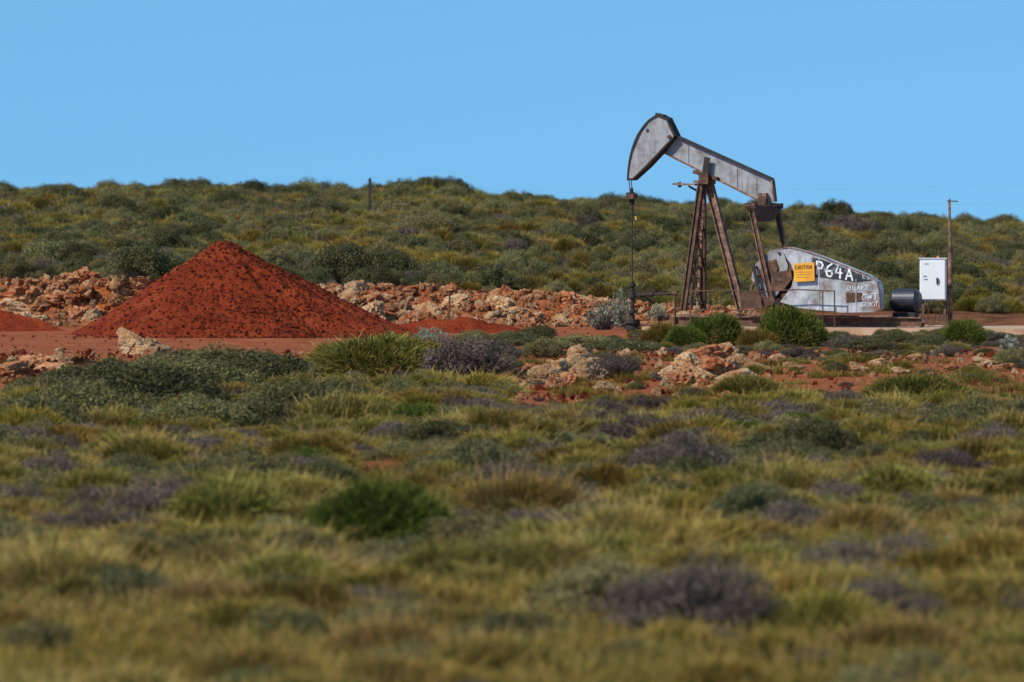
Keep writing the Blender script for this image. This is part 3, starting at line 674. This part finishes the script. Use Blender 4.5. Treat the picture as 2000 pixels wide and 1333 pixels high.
for x in xs: m.bar((x,-.93,.33),(x,.93,.33),.14,.2,M_rust,up=(1,0,0))
m.obj('skid_base',JACK)
m=MB();a=LJ(1748,587,-.2);b=LJ(1790,587,-.2)
m.cyl(a,b,.30,M_black,28);m.cyl(a-Vector((.1,0,0)),a,.2,M_black,24,.29)
m.cyl(b,b+Vector((.1,0,0)),.29,M_black,24,.2)
for k in range(7):
    p=a.lerp(b,(k+1)/8);m.cyl(p-Vector((.008,0,0)),p+Vector((.008,0,0)),.306,M_black,28)
m.box((a.lerp(b,.5).x,-.2,.5),(.6,.4,.14),M_dark);m.box((a.lerp(b,.5).x,-.42,a.z-.02),(.25,.12,.2),M_dark)
m.obj('electric_motor',JACK,label='dark blue-black ribbed electric motor')
m=MB()
for v in(-.09,.09):
    m.tube([LJ(1231,345,0)+Vector((-.015,v,0)),LJ(1233,380,0)+Vector((0,v,0))],.014,M_dark,6)
m.obj('bridle_cable',JACK)
m=MB();p=LJ(1234,384);m.box((p.x,0,p.z),(.2,.34,.14),M_rust);m.cyl(LJ(1234,376),LJ(1234,400),.075,M_dark,12);m.cyl(LJ(1234,400),LJ(1234,406),.05,M_rust,10)
m.box((LJ(1228,380).x,0,LJ(1228,380).z),(.09,.2,.1),M_dark);m.cyl(LJ(1234,368),LJ(1234,376),.04,M_rust)
m.obj('carrier_bar',JACK)
pw=LJ(1235,600);wx=X0+pw.x*c_;wy=150-pw.x*s_
WH=frame_empty('wellhead',(wx,wy,0),-TH,label='dark greasy oil wellhead with polished rod and flow pipe',category='wellhead')
def LW(px,py): p=LJ(px,py);return Vector((p.x-pw.x,p.y,p.z))
m=MB();m.cyl(LW(1234.6,405),LW(1235,552),.02,M_dark,8);m.obj('polished_rod',WH)
m=MB();m.cyl(LW(1235,550),LW(1235,570),.06,M_dark);m.cyl(LW(1235,555),LW(1235,560),.1,M_dark);m.cyl(LW(1235,568),LW(1235,645),.055,M_dark);m.cyl(LW(1235,572),LW(1235,582),.1,M_dark)
m.cyl(LW(1235,606),LW(1235,612),.12,M_dark);m.cyl(LW(1235,624),LW(1235,632),.2,M_dark);m.cyl(LW(1235,632),LW(1235,652),.15,M_dark);m.cyl(LW(1235,640),LW(1235,644),.23,M_dark)
m.cyl(LW(1218,634),LW(1250,634),.05,M_dark);m.obj('casing_head',WH,label='stacked dark flanges and valve body')
m=MB();m.tube([LW(1240,577),LW(1318,574)],.035,M_dark,10);m.tube([LW(1318,574),LW(1319,650)],.035,M_rust,10);m.cyl(LW(1268,576),LW(1276,575.5),.06,M_dark);m.cyl(LW(1314,574),LW(1323,574),.055,M_rust);m.tube([LW(1250,634),LW(1290,640),LW(1300,650)],.03,M_rust);m.obj('flow_pipe',WH)
m=MB();p=LW(1222,618)
for k in range(12):
    a=k*math.pi/6;b=a+math.pi/6;m.cyl(p+Vector((math.cos(a)*.1,-.0,math.sin(a)*.1)),p+Vector((math.cos(b)*.1,0,math.sin(b)*.1)),.012,M_rust,6)
m.bar(p-Vector((.1,0,0)),p+Vector((.1,0,0)),.015,.015,M_rust);m.cyl(p,p+Vector((0,.15,0)),.015,M_rust);m.obj('valve_wheel',WH)
m=MB();m.bar(LW(1241,423),LW(1242.5,430),.01,.035,M_yel);m.tube([LW(1236,419),LW(1241,423)],.005,M_dark,5);m.obj('tag',WH,label='small yellow tag')
m=MB();m.prism([Vector((-1.2,-2.0,-.3)),Vector((13,-2.0,-.3)),Vector((13,2.6,-.3)),Vector((-1.2,2.6,-.3))],[Vector((-1.2,-2.0,.19)),Vector((13,-2.0,.19)),Vector((13,2.6,.19)),Vector((-1.2,2.6,.19))],M_conc)
sl=m.obj('concrete_pavement',None,(X0,150,0),bevel=.02,kind='structure');sl.rotation_euler=(0,0,-TH)
RL=frame_empty('guard_rail',(X0,150,0),-TH,label='thin rusty pipe guard rail around the pumpjack base',category='railing')
VR=-1.85
m=MB();m.tube([LJ(1349,569,VR),LJ(1420,568,VR),LJ(1487,570,VR),LJ(1560,566,VR),LJ(1630,569,VR)],.016,M_rust)
m.tube([LJ(1349,605,VR),LJ(1487,607,VR),LJ(1630,609,VR)],.013,M_rust);m.obj('rail',RL)
for px in(1349,1487,1607,1630):
    m=MB();a=LJ(px,569,VR);m.cyl((a.x,VR,.19),(a.x,VR,a.z+.02),.018,M_rust,8);m.obj('post',RL)
cx,cd=(1822-1000)*148.6/F,148.6
CB=frame_empty('electrical_cabinet',(cx,cd,.19),math.radians(-7),label='white steel electrical cabinet on posts beside the pumpjack',category='electrical cabinet')
s=148.6/F;W=51*s;Hc=81*s;zt=CH-(506-HY)*s-.19
m=MB();m.box((0,.12,zt-Hc/2),(W,.34,Hc),M_white);m.box((0,.12,zt+.012),(W+.06,.42,.02),M_white);m.obj('body',CB,bevel=.008)
m=MB();m.box((0,-.062,zt-Hc/2),(W-.05,.018,Hc-.06),M_white);dr=m.obj('door',CB,bevel=.006)
m=MB();m.box((.12,-.09,zt-Hc*.53),(.05,.03,.16),M_blk);m.cyl((.12,-.10,zt-Hc*.5),(.12,-.12,zt-Hc*.5),.03,M_blk);m.obj('handle',dr)
m=MB();m.box((-.2,-.0745,zt-Hc*.42),(.09,.003,.05),M_wire);m.box((-.18,-.0745,zt-Hc*.5),(.1,.003,.02),M_blk);m.box((-.16,-.0745,zt-Hc*.12),(.12,.003,.03),M_wire);m.obj('label_plate',dr)
for x in(-W/2+.08,W/2-.04):
    m=MB();m.box((x,.14,(zt-Hc)/2),(.06,.06,zt-Hc),M_rustl);m.obj('leg',CB)
m=MB()
for k,x in enumerate((-.10,.04,.12)):
    m.tube([Vector((x,.1,zt-Hc)),Vector((x+.03*k,.08,zt-Hc-.25)),Vector((x-.04+.05*k,.1,.10)),Vector((x-.18+.02*k,.1,.02))],.010,M_dark if k%2 else M_rust,7)
m.obj('cable',CB)
m=MB();m.cyl((.13,.12,zt+.022),(.13,.12,zt+.075),.035,M_org,14);m.obj('beacon',CB,label='small orange warning beacon')
px_,pd=(1856-1000)*149.4/F,149.4
PL=frame_empty('conduit_pole',(px_,pd,.19),0,label='tall thin rusty steel pole with small top arm',category='pole')
s=149.4/F;ht=CH-(393-HY)*s-.19
m=MB();hm=CH-(490-HY)*s-.19;m.cyl((0,0,0),(0,0,hm),.06,M_rustl);m.cyl((0,0,hm),(-.03,0,ht),.035,M_rustl);m.cyl((0,0,hm-.02),(0,0,hm+.08),.075,M_rust);m.cyl((0,0,hm*.5),(0,0,hm*.5+.05),.075,M_rust);m.obj('shaft',PL)
m=MB();m.bar((-.09,0,ht),(.2,0,ht-.01),.03,.03,M_rust);m.cyl((-.02,0,ht),(-.02,0,ht+.06),.02,M_rust);m.obj('top_arm',PL)
m=MB();m.tube([Vector((-.12,0,0)),Vector((-.11,0,.8)),Vector((-.07,0,1.6))],.02,M_rust);m.obj('conduit',PL)
def postat(name,px,ytop,ybase,r,mat,lab,d=None):
    if d is None: x,d=hit(px,ybase)
    x=(px-1000)*d/F;z0=tz(x,d)-.2;z1=CH-(ytop-HY)*d/F
    m=MB();m.bar((0,0,0),(.02,0,z1-z0),r*2,r*2,mat,w1=r*1.7,h1=r*1.7);m.bar((0,0,(z1-z0)*.93),(.0,0,(z1-z0)*.96),r*2.8,r*2.8,mat)
    m.obj(name,None,(x,d,z0),label=lab,category='post')
postat('fence_post',722,348,395,.055,M_dark,'dark weathered timber post on the scrubby ridge',248)
postat('steel_picket',877,572,634,.03,M_rust,'thin rusty steel picket in front of the rubble bank')
for k,(ya,yb,d) in enumerate(((372,355,420),(398,390,420),(388,398,440))):
    a=Vector(P2W(800,ya,d));b=Vector(P2W(2300,yb,d));m=MB();pts=[]
    for i in range(17):
        t=i/16;p=a.lerp(b,t);p.z-=.5*4*t*(1-t)*.5;pts.append(p)
    m.tube([p-pts[0] for p in pts],.006,M_wire,5);m.obj('power_line_wire',None,pts[0],label='thin pale overhead wire stretched above the ridge',category='wire',group='overhead wires')
# ---------------------------------------------------------------- light & camera
sd=Vector((-.66,-.46,.76)).normalized()
el=math.asin(sd.z);az=math.atan2(sd.x,sd.y)
L=bpy.data.lights.new('sun','SUN');L.energy=5.0;L.angle=math.radians(.5);L.color=(1,.93,.82)
so=bpy.data.objects.new('sun',L);so.rotation_euler=(-sd).to_track_quat('-Z','Y').to_euler();COL.objects.link(so)
w=bpy.data.worlds.new('World');S.world=w;w.use_nodes=True;t=w.node_tree;t.nodes.clear()
tc=N(t,'ShaderNodeTexCoord');sp=N(t,'ShaderNodeSeparateXYZ');t.links.new(tc.outputs['Generated'],sp.inputs[0])
mr=N(t,'ShaderNodeMath',operation='MULTIPLY_ADD');t.links.new(sp.outputs[2],mr.inputs[0]);mr.inputs[1].default_value=.75;mr.inputs[2].default_value=.26
cb=N(t,'ShaderNodeCombineXYZ');t.links.new(sp.outputs[0],cb.inputs[0]);t.links.new(sp.outputs[1],cb.inputs[1]);t.links.new(mr.outputs[0],cb.inputs[2])
sk=N(t,'ShaderNodeTexSky',sky_type='NISHITA',sun_disc=False,sun_elevation=el,sun_rotation=az,air_density=1.0,dust_density=.2,ozone_density=2.0)
nm=N(t,'ShaderNodeVectorMath',operation='NORMALIZE');t.links.new(cb.outputs[0],nm.inputs[0]);t.links.new(nm.outputs[0],sk.inputs[0])
tint=mix(t,1.0,sk.outputs[0],(.87,1.40,1.48),'MULTIPLY')
bg=N(t,'ShaderNodeBackground');bg.inputs[1].default_value=.12;t.links.new(tint,bg.inputs[0])
ow=N(t,'ShaderNodeOutputWorld');t.links.new(bg.outputs[0],ow.inputs[0])
cam=bpy.data.cameras.new('camera');cam.lens=200;cam.sensor_width=36;cam.clip_end=20000;cam.clip_start=.5
cam.dof.use_dof=True;cam.dof.focus_distance=140;cam.dof.aperture_fstop=2.2
co=bpy.data.objects.new('camera',cam);co.location=(0,0,CH);co.rotation_euler=(math.radians(90)-math.atan((666.5-HY)/F),0,0);COL.objects.link(co);S.camera=co
